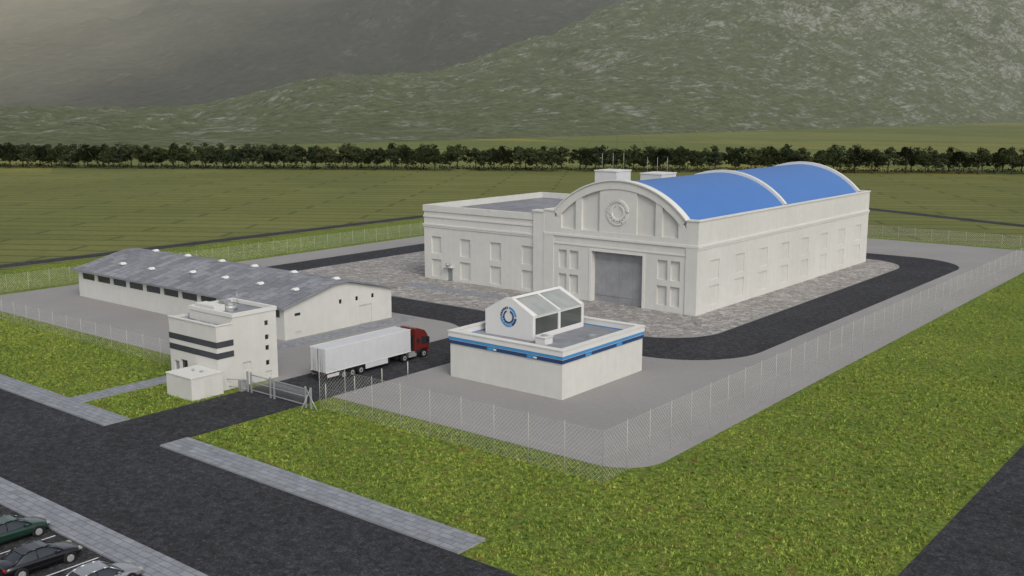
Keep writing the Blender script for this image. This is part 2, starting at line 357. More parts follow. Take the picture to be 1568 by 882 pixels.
b=MB(); band(163.0,163.8,AR-1,AR+.1,'trim',b); band(Y1-.7,Y1+.05,AR-1,AR+.15,'trim',b)
archpoly(cx-HW,cx+HW,13.0,AR-.5,Y1-.5,.3,'wall',b)
b.box(XL+.46,cx-HW+.3,Y0+1,Y1-.1,12.9,13.3,'roofgrey'); b.box(cx+HW-.3,XR-.46,Y0+1,Y1-.1,12.9,13.3,'roofgrey')
b.box(XL+.5,XR-.5,Y1-.3,Y1+.1,ZW,ZW+.2,'trim')
b.obj('roof_ribs',H)
b=MB()
for y,w,zz in ((143.5,4.4,19.3),(158,5.2,18.1)):
    x0=-97.5
    b.box(x0,x0+4.3,y,y+w,12.5,zz,'wall'); b.box(x0-.1,x0+4.4,y-.1,y+w+.1,zz,zz+.2,'trim')
    for k in range(3):
        xx=x0+.8+k*1.3; b.rod((xx,y+1+k*1.3,zz),(xx,y+1+k*1.3,zz+3),.03,'metal')
b.obj('roof_towers',H)
# annex
b=MB(); AX=-124.2; AY1=164.; AH=12.9
hs=[]
for c0 in (1.7,8.4,15.1,21.8):
    for d,e in ((.7,3.7),(4.7,7.7)): hs.append((AX+c0,AX+c0+2.3,d,e,.26,'wallrec'))
hs.append((-118.75,-117.6,.2,2.4,.15,'doormetal'))
b.wall(FY(Y0+.25),AX,XL,0,AH,'wall',hs); b.wall(NX(AX),Y0+.25,AY1,0,AH,'wall'); b.wall(NY(AY1),AX,XL,0,AH,'wall')
for z0,z1,p in ((9.3,9.6,.12),(9.6,9.85,.2),(11.0,11.3,.12)):
    b.box(AX-p,XL-2.21,Y0+.25-p,Y0+.25,z0,z1,'trim'); b.box(AX-p,AX,Y0+.25,AY1,z0,z1,'trim')
b.face([(AX,Y0+.3,12.0),(XL,Y0+.3,12.0),(XL,AY1,12.0),(AX,AY1,12.0)],'roofgrey')
for x0,x1,y0,y1 in ((AX-.15,XL-2.36,Y0+.1,Y0+.8),(AX-.15,AX+.5,Y0+.8,AY1-.6),(AX-.15,XL-.13,AY1-.6,AY1+.15)):
    b.box(x0,x1,y0,y1,AH-.85,AH+.2,'wall')
b.box(-119.2,-117.2,Y0-.5,Y0+.25,2.6,2.75,'trim'); b.cyl((-118.2,Y0-.3,2.85),.35,.5,'z','metal')
for i in range(6): b.box(AX+3+i*4,AX+3.12+i*4,Y0+2,AY1-2,12.0,12.05,'roofgrey')
b.box(XL-2.2,XL-.01,Y0-.05,Y0+.35,0,AH+.6,'wall'); b.box(XL-2.35,XL-.13,Y0-.2,Y0+1.2,AH+.6,AH+.85,'trim'); b.box(XL-2.19,XL-.13,Y0+.8,Y0+1.1,AH-.6,AH+.6,'wall')
b.obj('annex',H)
# ------------------------------------------------------------------ warehouse
W=empty('warehouse'); b=MB(); wx0,wx1,wy0,wy1=-155.5,-104.2,82.6,101.9; ez=4.35; rz=6.4; ym=(wy0+wy1)/2
hs=[]; x=wx0+1.2
while x<wx1-3: hs.append((x,x+3.7,2.95,3.95,.12,'glass')); x+=4.55
b.wall(FY(wy0),wx0,wx1,0,ez,'wall',hs)
hs=[(92.0,92.5,3.5,4.1,.1,'glass'),(95.0,95.5,3.5,4.1,.1,'glass'),(98.0,98.5,3.5,4.1,.1,'glass'),(95.6,98.0,0,2.7,.12,'wallrec'),(84.3,85.3,0.1,.9,.1,'wallrec'),(84.3,85.3,3.0,3.4,.1,'glass')]
b.wall(PX(wx1),wy0,wy1,0,ez,'wall',hs); b.wall(NX(wx0),wy0,wy1,0,ez,'wall'); b.wall(NY(wy1),wx0,wx1,0,ez,'wall')
for x in (wx0,wx1): b.face([(x,wy0,ez),(x,wy1,ez),(x,ym+1.2,rz-.08),(x,ym-1.2,rz-.08)],'wall')
b.obj('walls',W)
b=MB(); ov=.7
pr=[(wy0-ov,ez-.12),(ym-1.3,rz-.02),(ym,rz+.05),(ym+1.3,rz-.02),(wy1+ov,ez-.12)]
for (ya,za),(yb,zb) in zip(pr,pr[1:]):
    b.face([(wx0-.5,ya,za+.22),(wx1+.5,ya,za+.22),(wx1+.5,yb,zb+.22),(wx0-.5,yb,zb+.22)],'roofsheet')
    b.face([(wx0-.5,ya,za),(wx1+.5,ya,za),(wx1+.5,yb,zb),(wx0-.5,yb,zb)],'wallrec')
    for x in (wx0-.5,wx1+.5): b.face([(x,ya,za),(x,yb,zb),(x,yb,zb+.22),(x,ya,za+.22)],'roofgrey')
for y,z in (pr[0],pr[-1]): b.face([(wx0-.5,y,z),(wx1+.5,y,z),(wx1+.5,y,z+.22),(wx0-.5,y,z+.22)],'roofgrey')
b.obj('roof',W)
b=MB()
def vent(x,y):
    zz=ez+.1+(rz-ez)*(1-abs(y-ym)/(wy1-ym))
    b.box(x-.35,x+.35,y-.35,y+.35,zz-.4,zz+.3,'metal'); b.prism([(x-.55,y-.45,zz+.3),(x+.55,y-.45,zz+.3),(x,y-.45,zz+.6)],(0,.9,0),'white')
for x in (-148,-140,-131,-123,-115,-107.5): vent(x,ym-6.2+1.2*((int(x)%2)))
for x in (-150,-141,-132,-124,-115,-106): vent(x,ym+.9)
b.obj('roof_vents',W)
# ------------------------------------------------------------------ control building
Gh=empty('control_building'); b=MB(); x0,x1,y0,y1=-75.6,-60.1,83.0,98.6
for P,u0,u1 in ((FY(y0),x0,x1),(PX(x1),y0,y1),(NY(y1),x0,x1),(NX(x0),y0,y1)): b.wall(P,u0,u1,0,3.9,'wall')
def ring(mb,p,z0,z1,k,t=.5):
    mb.box(x0-p,x1+p,y0-p,y0+t,z0,z1,k);mb.box(x0-p,x1+p,y1-t,y1+p,z0,z1,k);mb.box(x0-p,x0+t,y0+t,y1-t,z0,z1,k);mb.box(x1-t,x1+p,y0+t,y1-t,z0,z1,k)
ring(b,.10,3.9,4.28,'navy'); ring(b,.06,4.28,4.36,'white'); ring(b,.12,4.36,4.68,'lblue'); ring(b,.16,4.68,5.25,'white'); ring(b,.24,5.25,5.36,'trim',.55)
b.face([(x0,y0,4.55),(x1,y0,4.55),(x1,y1,4.55),(x0,y1,4.55)],'roofgrey')
for u in (x0+5.5,x0+11): b.box(u,u+.9,y0-.14,y0-.10,3.93,4.25,'lblue')
for u in (x0+5.9,x0+11.4): b.box(u+.5,u+.9,y0-.16,y0-.14,4.0,4.2,'white')
for u in (y0+4,y0+10): b.box(x1+.10,x1+.14,u,u+1.1,3.93,4.25,'lblue')
b.obj('walls',Gh)
b=MB(); sx0,sx1,sy0,sy1=-74.0,-67.2,87.2,97.0; pk=8.85; ev=7.2; sm=(sx0+sx1)/2
b.prism([(sx0,sy0,4.55),(sx1,sy0,4.55),(sx1,sy0,ev+.15),(sm+.5,sy0,pk+.1),(sm-.5,sy0,pk+.1),(sx0,sy0,ev+.15)],(0,.5,0),'white')
b.prism([(sx0,sy1-.4,4.55),(sx1,sy1-.4,4.55),(sx1,sy1-.4,ev+.1),(sm,sy1-.4,pk+.15),(sx0,sy1-.4,ev+.1)],(0,.4,0),'white')
b.box(sx1-.3,sx1,sy0+.5,sy1-.4,4.55,5.1,'white');b.box(sx0,sx0+.3,sy0+.5,sy1-.4,4.55,5.1,'white')
for x in (sx1-.3,sx0): b.box(x,x+.3,sy0+.5,sy1-.4,ev-.2,ev+.05,'white')
ymid=(sy0+sy1)/2+.1
for x in (sx1-.3,sx0):
    b.box(x,x+.3,ymid-.2,ymid+.2,5.1,ev-.2,'white'); b.box(x+.1,x+.2,sy0+.5,sy1-.4,5.1,ev-.2,'sideglass')
b.prism([(sm-.3,sy0+.5,pk-.05),(sm+.3,sy0+.5,pk-.05),(sm,sy0+.5,pk+.15)],(0,sy1-sy0-.9,0),'white')
for s_ in (-1,1):
    xe=sm+s_*3.45
    b.face([(xe,sy0+.5,ev),(xe,sy1-.4,ev),(sm,sy1-.4,pk),(sm,sy0+.5,pk)],'roofglass')
    for y in (sy0+.5,ymid-.15,sy1-.7): b.prism([(xe,y,ev+.02),(xe,y,ev+.16),(sm,y,pk+.16),(sm,y,pk+.02)],(0,.3,0),'white')
b.obj('rooftop_gallery',Gh)
b=MB(); logo(b,FY(sy0),sm+.0,6.85,1.15,('lblue','navy'),.05); b.obj('emblem',Gh)
b=MB(); b.box(-66.2,-64.9,86.4,87.8,4.55,5.3,'white'); b.box(-66.3,-64.8,86.3,87.9,5.3,5.38,'trim'); b.cyl((-65.5,87.1,5.38),.4,.1,'z','metal')
b.box(-63.2,-62.4,92,93,4.55,4.95,'metal'); b.rod((-67.9,97.6,4.5),(-67.9,97.6,7.6),.04,'metal'); b.obj('rooftop_units',Gh)
# ------------------------------------------------------------------ office / gate building
O=empty('gate_office'); b=MB(); ox0,ox1=-99.2,-90.5; ya,yb,yc=62.7,64.8,70.6; zt1,zt2=7.1,8.05
dk='dark'
b.wall(FY(ya),ox0,ox1,0,zt1,'wall',[(ox0+.7,ox0+1.6,.1,2.3,.2,'doormetal'),(ox0+1.9,ox0+3.2,.8,2.6,.25,'glass')])
b.wall(PX(ox1),ya,yb,0,zt1,'wall')
hs=[(69.0,69.5,z,z+.55,.12,'glass') for z in (1.7,3.4,4.6,6.2)]+[(65.9,67.0,1.6,2.6,.12,'wallrec'),(68.8,69.7,.1,.1+.9,.1,'wallrec')]
b.wall(PX(ox1),yb,yc,0,zt2,'wall',hs)
b.wall(FY(yb),ox0+.9,ox1,zt1-.35,zt2,'wall'); b.wall(NX(ox0),ya,yc,0,zt1,'wall'); b.wall(NX(ox0+.9),yb,yc,zt1-.35,zt2,'wall'); b.wall(NY(yc),ox0,ox1,0,zt2,'wall')
for z0,z1 in ((4.75,5.4),(3.55,4.2)):
    b.box(ox0-.04,ox1+.04,ya-.04,ya,z0,z1,dk); b.box(ox1,ox1+.04,ya,yb+.02,z0,z1,dk); b.box(ox0-.04,ox0,ya,yc-1,z0,z1,dk)
b.face([(ox0,ya,zt1-.35),(ox1,ya,zt1-.35),(ox1,yb,zt1-.35),(ox0,yb,zt1-.35)],'roofgrey')
b.box(ox0,ox0+.9,yb,yc,zt1-.5,zt1-.3,'roofgrey')
b.box(ox0-.08,ox1+.08,ya-.08,ya+.25,zt1,zt1+.12,'trim');b.box(ox1-.25,ox1+.08,ya+.25,yb,zt1,zt1+.12,'trim')
b.face([(ox0+.9,yb,zt2-.35),(ox1,yb,zt2-.35),(ox1,yc,zt2-.35),(ox0+.9,yc,zt2-.35)],'roofgrey')
for q in ((ox0+.82,ox1+.08,yb-.08,yb+.25),(ox0+.82,ox1+.08,yc-.25,yc+.08),(ox1-.25,ox1+.08,yb+.25,yc-.25),(ox0+.82,ox0+1.15,yb+.25,yc-.25)): b.box(*q,zt2-.3,zt2+.12,'trim')
b.box(-98.0,-94.5,65.4,66.8,zt2-.35,zt2+.35,'trim')
b.cyl((-94.6,67.6,zt2-.35),.75,.55,'z','metal',20); b.cyl((-94.6,67.6,zt2+.2),.6,.25,'z','roofglass',20,.15)
b.box(-97.6,-96.6,68.2,69.2,zt2-.35,zt2+.3,'metal'); b.box(-92.9,-92.2,65.6,66.3,zt2-.35,zt2+.15,'metal')
b.rod((-96.2,69.7,zt2-.3),(-96.2,69.7,zt2+1.2),.03,'metal')
for x in (-97.8,-95.2,-92.6): b.box(x,x+.5,63.3,63.8,zt1-.35,zt1+.02,'metal')
b.obj('walls',O)
b=MB(); b.box(-94.1,-89.6,58.8,62.65,0,2.35,'wall'); b.box(-94.16,-89.54,58.74,62.66,2.35,2.45,'trim'); b.cyl((-92.2,60.8,2.45),.14,.22,'z','metal'); b.box(-91.2,-90.9,60.9,61.2,2.45,2.6,'metal')
b.box(-89.6,-89.57,60.3,61.2,.1,2.05,'wallrec'); b.obj('gate_kiosk')
# ------------------------------------------------------------------ fence
def fence(name,runs,h,step=3.6):
    E=empty(name)
    b=MB(); m=MB(); uvs=[]
    for (xa,ya_),(xb,yb_) in runs:
        L=math.hypot(xb-xa,yb_-ya_); k=max(1,round(L/step))
        for i in range(k+1):
            x=xa+(xb-xa)*i/k; y=ya_+(yb_-ya_)*i/k; b.rod((x,y,0),(x,y,h+.2),.024,'postm',6)
        for z in (h,h*.5): b.rod((xa,ya_,z),(xb,yb_,z),.007,'postm',4)
        m.face([(xa,ya_,.05),(xb,yb_,.05),(xb,yb_,h),(xa,ya_,h)],'mesh'); uvs+=[0,0,L,0,L,h,0,h]
    b.obj('posts',E); o=m.obj('chain_link',E); u=o.data.uv_layers.new(name='UVMap'); u.data.foreach_set('uv',uvs)
fence('perimeter_fence',[((-77.6,65.6),(-43.6,65.9)),((-43.6,65.9),(-43.8,235.8))],4.4)
fence('perimeter_fence',[((-168,66),(-99.3,66.0)),((-168,66),(-168,236)),((-168,236),(-43.8,236))],2.9)
for y in (67.5,71.5,75.5,79.5):
    b=MB(); b.cyl((-78.9,y,.05),.05,1.8,'z','postm',8); b.cyl((-78.9,y,1.85),.07,.06,'z','metal',8,.03); b.cyl((-78.9,y,.06),.12,.04,'z','metal',8); b.obj('marker_post')
Gt=empty('sliding_gate'); b=MB(); gy=64.6
for xx in (-88.0,-87.4,-84.2,-83.6,-78.6,-77.8): b.box(xx-.08,xx+.08,gy-.08,gy+.08,.08,2.3,'metal')
for z in (.35,1.2,2.0): b.box(-87.4,-78.6,gy-.04,gy+.04,z,z+.09,'metal')
for i in range(60):
    x=-87.3+i*.147; b.rod((x,gy,.4),(x,gy,2.0),.014,'metal',4)
b.rod((-77.8,gy,2.2),(-77.8,gy-1.4,.1),.05,'metal'); b.rod((-78.6,gy,2.2),(-76.6,gy-.2,.1),.05,'metal')
b.box(-89.0,-88.5,gy-.5,gy+.2,.05,1.3,'metal'); b.rod((-88.0,gy,.4),(-91.8,gy-.9,.4),.05,'metal');b.rod((-88.0,gy,1.4),(-90.8,gy-.9,1.2),.04,'metal')
b.obj('gate_frame',Gt)
# ------------------------------------------------------------------ truck
T=empty('semi_truck',(-85.15,71.9,.09)); b=MB()
hw=1.27; L=13.2
b.box(-hw,hw,0,L,1.15,3.85,'trailer'); b.obj('trailer_box',T,.05)
b=MB()
for z in (1.12,3.78): 
    for x in (-hw-.02,hw-.04): b.box(x,x+.06,-.02,L+.02,z,z+.1,'white')
for i in range(1,12): 
    for x in (hw,-hw-.02): b.box(x,x+.02,L*i/12-.03,L*i/12+.03,1.22,3.78,'trailer')
b.box(-.03,.03,-.03,0,1.25,3.75,'chassis')
for x in (-.75,-.45,.45,.75): b.rod((x,-.05,1.2),(x,-.05,3.8),.02,'metal')
b.box(-hw,hw,-.05,.15,.95,1.12,'chassis'); b.box(-1.15,1.15,-.02,.08,.5,.68,'chassis')
for x in (-1.2,.95): b.box(x,x+.25,-.08,-.03,.98,1.1,'lamp_r')
b.box(-.5,.5,.3,L-.5,.85,1.15,'chassis')
for x in (hw-.08,-hw+.03): b.box(x,x+.05,5.9,9.4,.5,1.1,'trailer'); b.box(x,x+.05,.2,1.9,.6,.94,'trailer')
b.box(-1.1,1.1,9.5,9.8,.4,1.1,'chassis')
b.obj('trailer_frame',T)
b=MB()
def wheel(mb,x,y,r,w):
    mb.cyl((x,y,r),r,w,'x','tyre',22); 
    for e,s_ in ((x+w,1),(x,-1)): mb.cyl((e-.015 if s_>0 else e-.02,y,r),r*.55,.035,'x','metal',14); mb.cyl((e,y,r),r*.2,.06*s_,'x','chassis',8)
for y in (2.6,3.9,5.2):
    for x in (-1.22,.87): wheel(b,x,y,.5,.35)
for x in (.72,-1.22): wheel(b,x,12.2,.5,.5)
for x in (-1.22,.9): wheel(b,x,15.5,.5,.32)
b.obj('wheels',T)
b=MB()
for y in (2.6,3.9,5.2):
    for x in (.85,-1.25):
        pts=[(x,y+.62*math.cos(a),.5+.62*math.sin(a)) for a in np.linspace(.25,math.pi-.25,9)]+[(x,y+.56*math.cos(a),.5+.56*math.sin(a)) for a in np.linspace(math.pi-.25,.25,9)]
        b.prism(pts,(.4,0,0),'chassis')
b.box(-.45,.45,10.8,16.2,.6,.95,'chassis'); b.box(.6,1.2,13.0,14.2,.4,1.0,'metal'); b.box(-1.2,-.6,13.0,14.2,.4,1.0,'metal')
b.obj('mudguards_and_chassis',T)
b=MB(); cy=13.95
prof=[(cy,.75),(cy+.95,.75),(cy+.95,1.05),(cy+2.1,1.1),(cy+2.12,.45),(cy+2.42,.45),(cy+2.45,1.7),(cy+2.22,2.75),(cy+1.75,3.35),(cy+.5,3.8),(cy,3.8)]
b.prism([(-1.22,y,z) for y,z in prof],(2.44,0,0),'red'); b.obj('cab',T,.07)
b=MB()
for s_,x in ((1,1.22),(-1,-1.26)):
    b.prism([(x,cy+1.15,1.75),(x,cy+2.2,1.7),(x,cy+2.02,2.55),(x,cy+1.15,2.6)],(.04,0,0),'glass')
    b.prism([(x,cy+.3,2.0),(x,cy+.8,2.0),(x,cy+.8,2.5),(x,cy+.3,2.5)],(.04,0,0),'glass')
    xx=1.3 if s_>0 else -1.42; b.box(xx,xx+.14,cy+2.1,cy+2.3,1.75,2.5,'chassis'); b.rod((x,cy+2.1,2.5),(xx+.07,cy+2.2,2.5),.03,'chassis')
    xx=1.22 if s_>0 else -1.25; b.box(xx,xx+.03,cy+1.1,cy+2.1,1.1,1.2,'chassis'); b.box(xx,xx+.03,cy+.1,cy+.95,.8,1.1,'chassis')
b.prism([(-1.1,cy+2.46,1.72),(1.1,cy+2.46,1.72),(1.1,cy+2.25,2.72),(-1.1,cy+2.25,2.72)],(0,.03,0),'glass')
b.box(-1.0,1.0,cy+2.43,cy+2.47,.85,1.45,'chassis'); b.box(-1.15,-.75,cy+2.42,cy+2.47,.55,.75,'white'); b.box(.75,1.15,cy+2.42,cy+2.47,.55,.75,'white')
b.box(-1.0,1.0,cy-.15,cy,1.0,3.0,'chassis')
b.rod((-.6,cy+1,3.6),(-.6,cy+1,3.95),.04,'metal')
b.obj('cab_windows_and_trim',T)
# ------------------------------------------------------------------ cars
def car(name,loc,paint,rz=0):
    E=empty(name,loc,rz)
    st=[(0.00,.62,.42,.70),(.06,.76,.30,.86),(.35,.86,.24,.96),(1.0,.905,.22,.97),(1.9,.91,.20,.955),(2.9,.91,.20,.94),(3.5,.905,.22,.90),(4.1,.87,.24,.82),(4.5,.78,.26,.70),(4.68,.60,.34,.56)]
    bm=bmesh.new(); ringv=[]
    for y,w,zb,zt in st:
        pr=[(0,zb),(w*.8,zb),(w*.97,zb+.14),(w,zb+(zt-zb)*.5),(w*.975,zb+(zt-zb)*.78),(w*.86,zt-.015),(w*.45,zt+.012),(0,zt+.02)]
        full=pr+[(-x,z) for x,z in pr[-2:0:-1]]
        ringv.append([bm.verts.new((x,y,z)) for x,z in full])
    n=len(ringv[0])
    for a,c in zip(ringv,ringv[1:]):
        for i in range(n): bm.faces.new((a[i],a[(i+1)%n],c[(i+1)%n],c[i]))
    bm.faces.new(ringv[0]); bm.faces.new(ringv[-1][::-1])
    bmesh.ops.recalc_face_normals(bm,faces=bm.faces)
    for f in bm.faces: f.smooth=True
    me=bpy.data.meshes.new('body'); bm.to_mesh(me); bm.free(); me.materials.append(M[paint])
    o=bpy.data.objects.new('body',me); COL.objects.link(o); o.parent=E
    s=o.modifiers.new('s','SUBSURF'); s.levels=s.render_levels=2
    def gh(nm,k,ys):
        bm=bmesh.new(); rr=[]
        for y,w,z,wt in ys:
            rr.append([bm.verts.new((sx*ww,y,zz)) for sx,ww,zz in ((1,w,.90),(1,(w+wt)/2+.01,(.90+z)/2),(1,wt,z-.04),(1,wt*.8,z),(-1,wt*.8,z),(-1,wt,z-.04),(-1,(w+wt)/2+.01,(.90+z)/2),(-1,w,.90))])
        for a,c in zip(rr,rr[1:]):
            for i in range(7): bm.faces.new((a[i],a[i+1],c[i+1],c[i]))
        bmesh.ops.recalc_face_normals(bm,faces=bm.faces)
        for f in bm.faces: f.smooth=True
        me=bpy.data.meshes.new(nm); bm.to_mesh(me); bm.free(); me.materials.append(M[k]); o=bpy.data.objects.new(nm,me); COL.objects.link(o); o.parent=E
        s=o.modifiers.new('s','SUBSURF'); s.levels=s.render_levels=2
    gh('windows','glass',[(.55,.74,.93,.70),(.62,.76,.97,.70),(1.15,.80,1.33,.62),(1.6,.81,1.42,.60),(2.3,.81,1.43,.60),(2.65,.81,1.38,.61),(3.35,.78,.97,.70),(3.45,.76,.92,.70)])
    b=MB(); rs=[(1.12,1.335),(1.6,1.432),(2.3,1.44),(2.66,1.395)]
    for (y0_,z0_),(y1_,z1_) in zip(rs,rs[1:]):
        b.face([(-.57,y0_,z0_),(.57,y0_,z0_),(.57,y1_,z1_),(-.57,y1_,z1_)],paint,True)
    for s_ in (-1,1):
        b.rod((s_*.60,1.12,1.33),(s_*.735,.5,.93),.045,paint); b.rod((s_*.60,2.66,1.38),(s_*.755,3.4,.93),.035,paint); b.rod((s_*.625,1.9,1.40),(s_*.815,1.9,.93),.03,'chassis')
        b.rod((s_*.60,1.12,1.34),(s_*.60,1.6,1.43),.04,paint); b.rod((s_*.60,1.6,1.43),(s_*.60,2.3,1.44),.04,paint); b.rod((s_*.60,2.3,1.44),(s_*.60,2.66,1.39),.04,paint)
        b.box(s_*.98-.08,s_*.98+.08,2.95,3.08,.93,1.05,paint)
        b.box(s_*.62-.16,s_*.62+.16,4.36,4.56,.60,.70,'roofglass'); b.box(s_*.62-.14,s_*.62+.14,-.01,.06,.68,.8,'lamp_r')
    b.box(-.4,.4,4.6,4.70,.42,.54,'chassis'); b.box(-.26,.26,4.69,4.71,.44,.53,'white')
    b.obj('roof_and_trim',E)
    b=MB()
    for y in (.85,3.72):
        for x in (-.93,.72):
            b.cyl((x,y,.33),.385,.205,'x','chassis',22)
            b.cyl((x-.012 if x<0 else x+.012,y,.33),.325,.215,'x','tyre',22)
            e=(x+.21 if x>0 else x-.03); b.cyl((e,y,.33),.22,.03,'x','metal',16)
            for q in range(5):
                a=2*math.pi*q/5; ee=e+.03 if x>0 else e; b.rod((ee,y,.33),(ee,y+.2*math.cos(a),.33+.2*math.sin(a)),.02,'metal',4)
    b.obj('wheels',E); E.scale=(1.13,1.13,1.13)
car('sedan_car',(-63.95,27.2,.08),'black_p'); car('sedan_car',(-69.8,28.0,.08),'green_p'); car('sedan_car',(-57.9,28.0,.08),'silver_p')
# ------------------------------------------------------------------ trees
tb=NT('tree_bark'); tb.col(tb.mix((.05,.04,.03),(.09,.075,.06),tb.noise(3,4))); tb.set(.9); M['bark']=tb.m
t=NT('tree_foliage'); oi=t.n('ShaderNodeObjectInfo'); n=t.noise(.6,4)
a=t.ramp(n,[(.3,(.018,.027,.013)),(.5,(.030,.042,.019)),(.72,(.052,.068,.028))])
t.col(t.mix(a,t.ramp(oi.outputs['Random'],[(0,(.75,.8,.8)),(1,(1.3,1.15,.95))]),1.0,'MULTIPLY')); t.set(.8,0,.15); M['leaf']=t.m
def tree_mesh(seed):
    r=random.Random(seed); b=MB()
    th=2.6+r.random()
    b.cyl((0,0,0),.32,th,'z','bark',8,.2)
    tips=[]
    for i in range(8):
        a=i*2*math.pi/8+r.uniform(-.3,.3); d=r.uniform(1.8,4.0); z=r.uniform(4.4,9.0)
        e=(d*math.cos(a),d*math.sin(a),z); b.rod((0,0,th-.4),e,.10,'bark',5); tips.append(e)
    tips.append((0,0,9.8)); tips.append((0,0,7.5)); b.rod((0,0,th-.2),(0,0,9.5),.14,'bark',5)
    cl=[]
    for e in tips:
        for _ in range(4): cl.append((e[0]+r.gauss(0,.8),e[1]+r.gauss(0,.8),min(e[2]+r.gauss(0,.9),10.6),r.uniform(.9,1.6)))
    for x,y,z,R_ in cl:
        for _ in range(52):
            v=Vector((r.gauss(0,1),r.gauss(0,1),r.gauss(0,1))).normalized()*R_*r.uniform(.5,1.05); v.z*=.8
            c=Vector((x,y,z))+v; c.z=max(c.z,2.8+r.random())
            u=Vector((r.gauss(0,1),r.gauss(0,1),r.gauss(0,1))).normalized(); w_=u.orthogonal().normalized(); s_=r.uniform(.24,.42)
            b.face([c-u*s_,c+w_*s_*.75,c+u*s_,c-w_*s_*.75],'leaf')
    me=b.obj('tmp'); m=me.data; bpy.data.objects.remove(me); return m
TM=[tree_mesh(i) for i in range(6)]
TR=empty('tree_row')
d=Vector((403,262)).normalized(); nrm=Vector((-d.y,d.x)); base=Vector((-304,378))
for row,off in enumerate((0,13)):
    s_=-420.
    while s_<430:
        p=base+d*s_+nrm*(off+random.uniform(-1.5,1.5))
        if random.random()>.03:
            o=bpy.data.objects.new('tree',random.choice(TM)); COL.objects.link(o); o.parent=TR; o.location=(p.x,p.y,0); o.rotation_euler=(0,0,random.uniform(0,6.28)); k=random.uniform(.88,1.12); q=random.uniform(1,1.2); o.scale=(k*q,k*q,k)
        s_+=random.uniform(6.4,9.6)
b=MB(); r=random.Random(3); s_=-420.
while s_<430:
    p=base+d*s_+nrm*r.uniform(4,20)
    for _ in range(30):
        c=Vector((p.x+r.gauss(0,1.5),p.y+r.gauss(0,1.5),abs(r.gauss(0,.8))+.2)); u=Vector((r.gauss(0,1),r.gauss(0,1),r.gauss(0,1))).normalized(); w_=u.orthogonal().normalized(); q=r.uniform(.25,.45)
        b.face([c-u*q,c+w_*q*.7,c+u*q,c-w_*q*.7],'leaf')
    s_+=r.uniform(1.2,3.4)
b.obj('hedge')
# ------------------------------------------------------------------ mountains
yaw=math.radians(38.8); Fv=np.array((-math.sin(yaw),math.cos(yaw)));Rv=np.array((math.cos(yaw),math.sin(yaw)))
tab=np.random.default_rng(3).random((256,256))
def vn(x,y):
    xi=np.floor(x).astype(int);yi=np.floor(y).astype(int);fx=x-xi;fy=y-yi;fx=fx*fx*fx*(fx*(fx*6-15)+10);fy=fy*fy*fy*(fy*(fy*6-15)+10)
    g=lambda a,c:tab[a&255,c&255]
    return (g(xi,yi)*(1-fx)+g(xi+1,yi)*fx)*(1-fy)+(g(xi,yi+1)*(1-fx)+g(xi+1,yi+1)*fx)*fy
def ridged(x,y,oct=8,lac=2.03,g=.52):
    s=0;a=1;w=1;tot=0;c_,s_=math.cos(.6),math.sin(.6)
    for i in range(oct):
        n=1-np.abs(2*vn(x+17.3*i,y+9.1*i)-1);n=n*n*w;s=s+n*a;tot+=a;w=np.clip(n*1.8,.15,1);a*=g;x,y=(x*c_-y*s_)*lac,(x*s_+y*c_)*lac
    return s/tot
def fbm(x,y,oct=5):
    s=0;a=1;tot=0
    for i in range(oct): s=s+a*vn(x+31*i,y+5*i);tot+=a;a*=.5;x=x*2.1;y=y*2.1
    return s/tot
def terrain(name,NU,ND,us,D0,D1,H1,amp,wl,mat,dext=1.6,fine=3.):
    px=np.linspace(us[0],us[1],NU); u=(px-784)/1592.
    tt=np.linspace(-.03,dext,ND)
    U,Tt=np.meshgrid(u,tt,indexing='ij'); PXs=np.meshgrid(px,tt,indexing='ij')[0]
    d0=D0(PXs);d1=D1(PXs);D=d0+(d1-d0)*Tt
    X=D*Fv[0]+D*U*Rv[0];Y=D*Fv[1]+D*U*Rv[1]
    warp=fbm(X/900,Y/900,3)-.5
    R_=ridged(X/wl+warp*.8,Y/wl+warp*.8)
    t_=np.clip(Tt+.10*(fbm(X/300+7,Y/300)-.5)*np.clip(Tt*4,0,1),-.03,9)
    prof=np.where(t_<1,np.clip(t_,0,1)**1.25,1-.5*np.clip(t_-1,0,1))
    env=np.clip(t_*1.6,0,1)
    Z=H1(PXs)*prof+amp*(np.abs(H1(PXs))**.75)*(R_-.42)*env*np.where(t_>.8,np.clip(1-(t_-.8)*2.0,.45,1),1)
    Z+=(ridged(X/70,Y/70,4)-.4)*fine*env+np.where(Tt<.0,-4,-.5)
    V=np.stack([X,Y,Z],-1).reshape(-1,3)
    i=np.arange(NU-1)[:,None]*ND+np.arange(ND-1)[None,:]
    Fc=np.stack([i,i+ND,i+ND+1,i+1],-1).reshape(-1)
    nf=(NU-1)*(ND-1)
    me=bpy.data.meshes.new(name);me.vertices.add(len(V));me.vertices.foreach_set('co',V.ravel());me.loops.add(nf*4);me.loops.foreach_set('vertex_index',Fc.astype(np.int32))
    me.polygons.add(nf);me.polygons.foreach_set('loop_start',np.arange(0,nf*4,4,dtype=np.int32));me.polygons.foreach_set('loop_total',np.full(nf,4,dtype=np.int32));me.polygons.foreach_set('use_smooth',np.ones(nf,dtype=bool));me.update()
    me.materials.append(mat);o=bpy.data.objects.new(name,me);COL.objects.link(o)
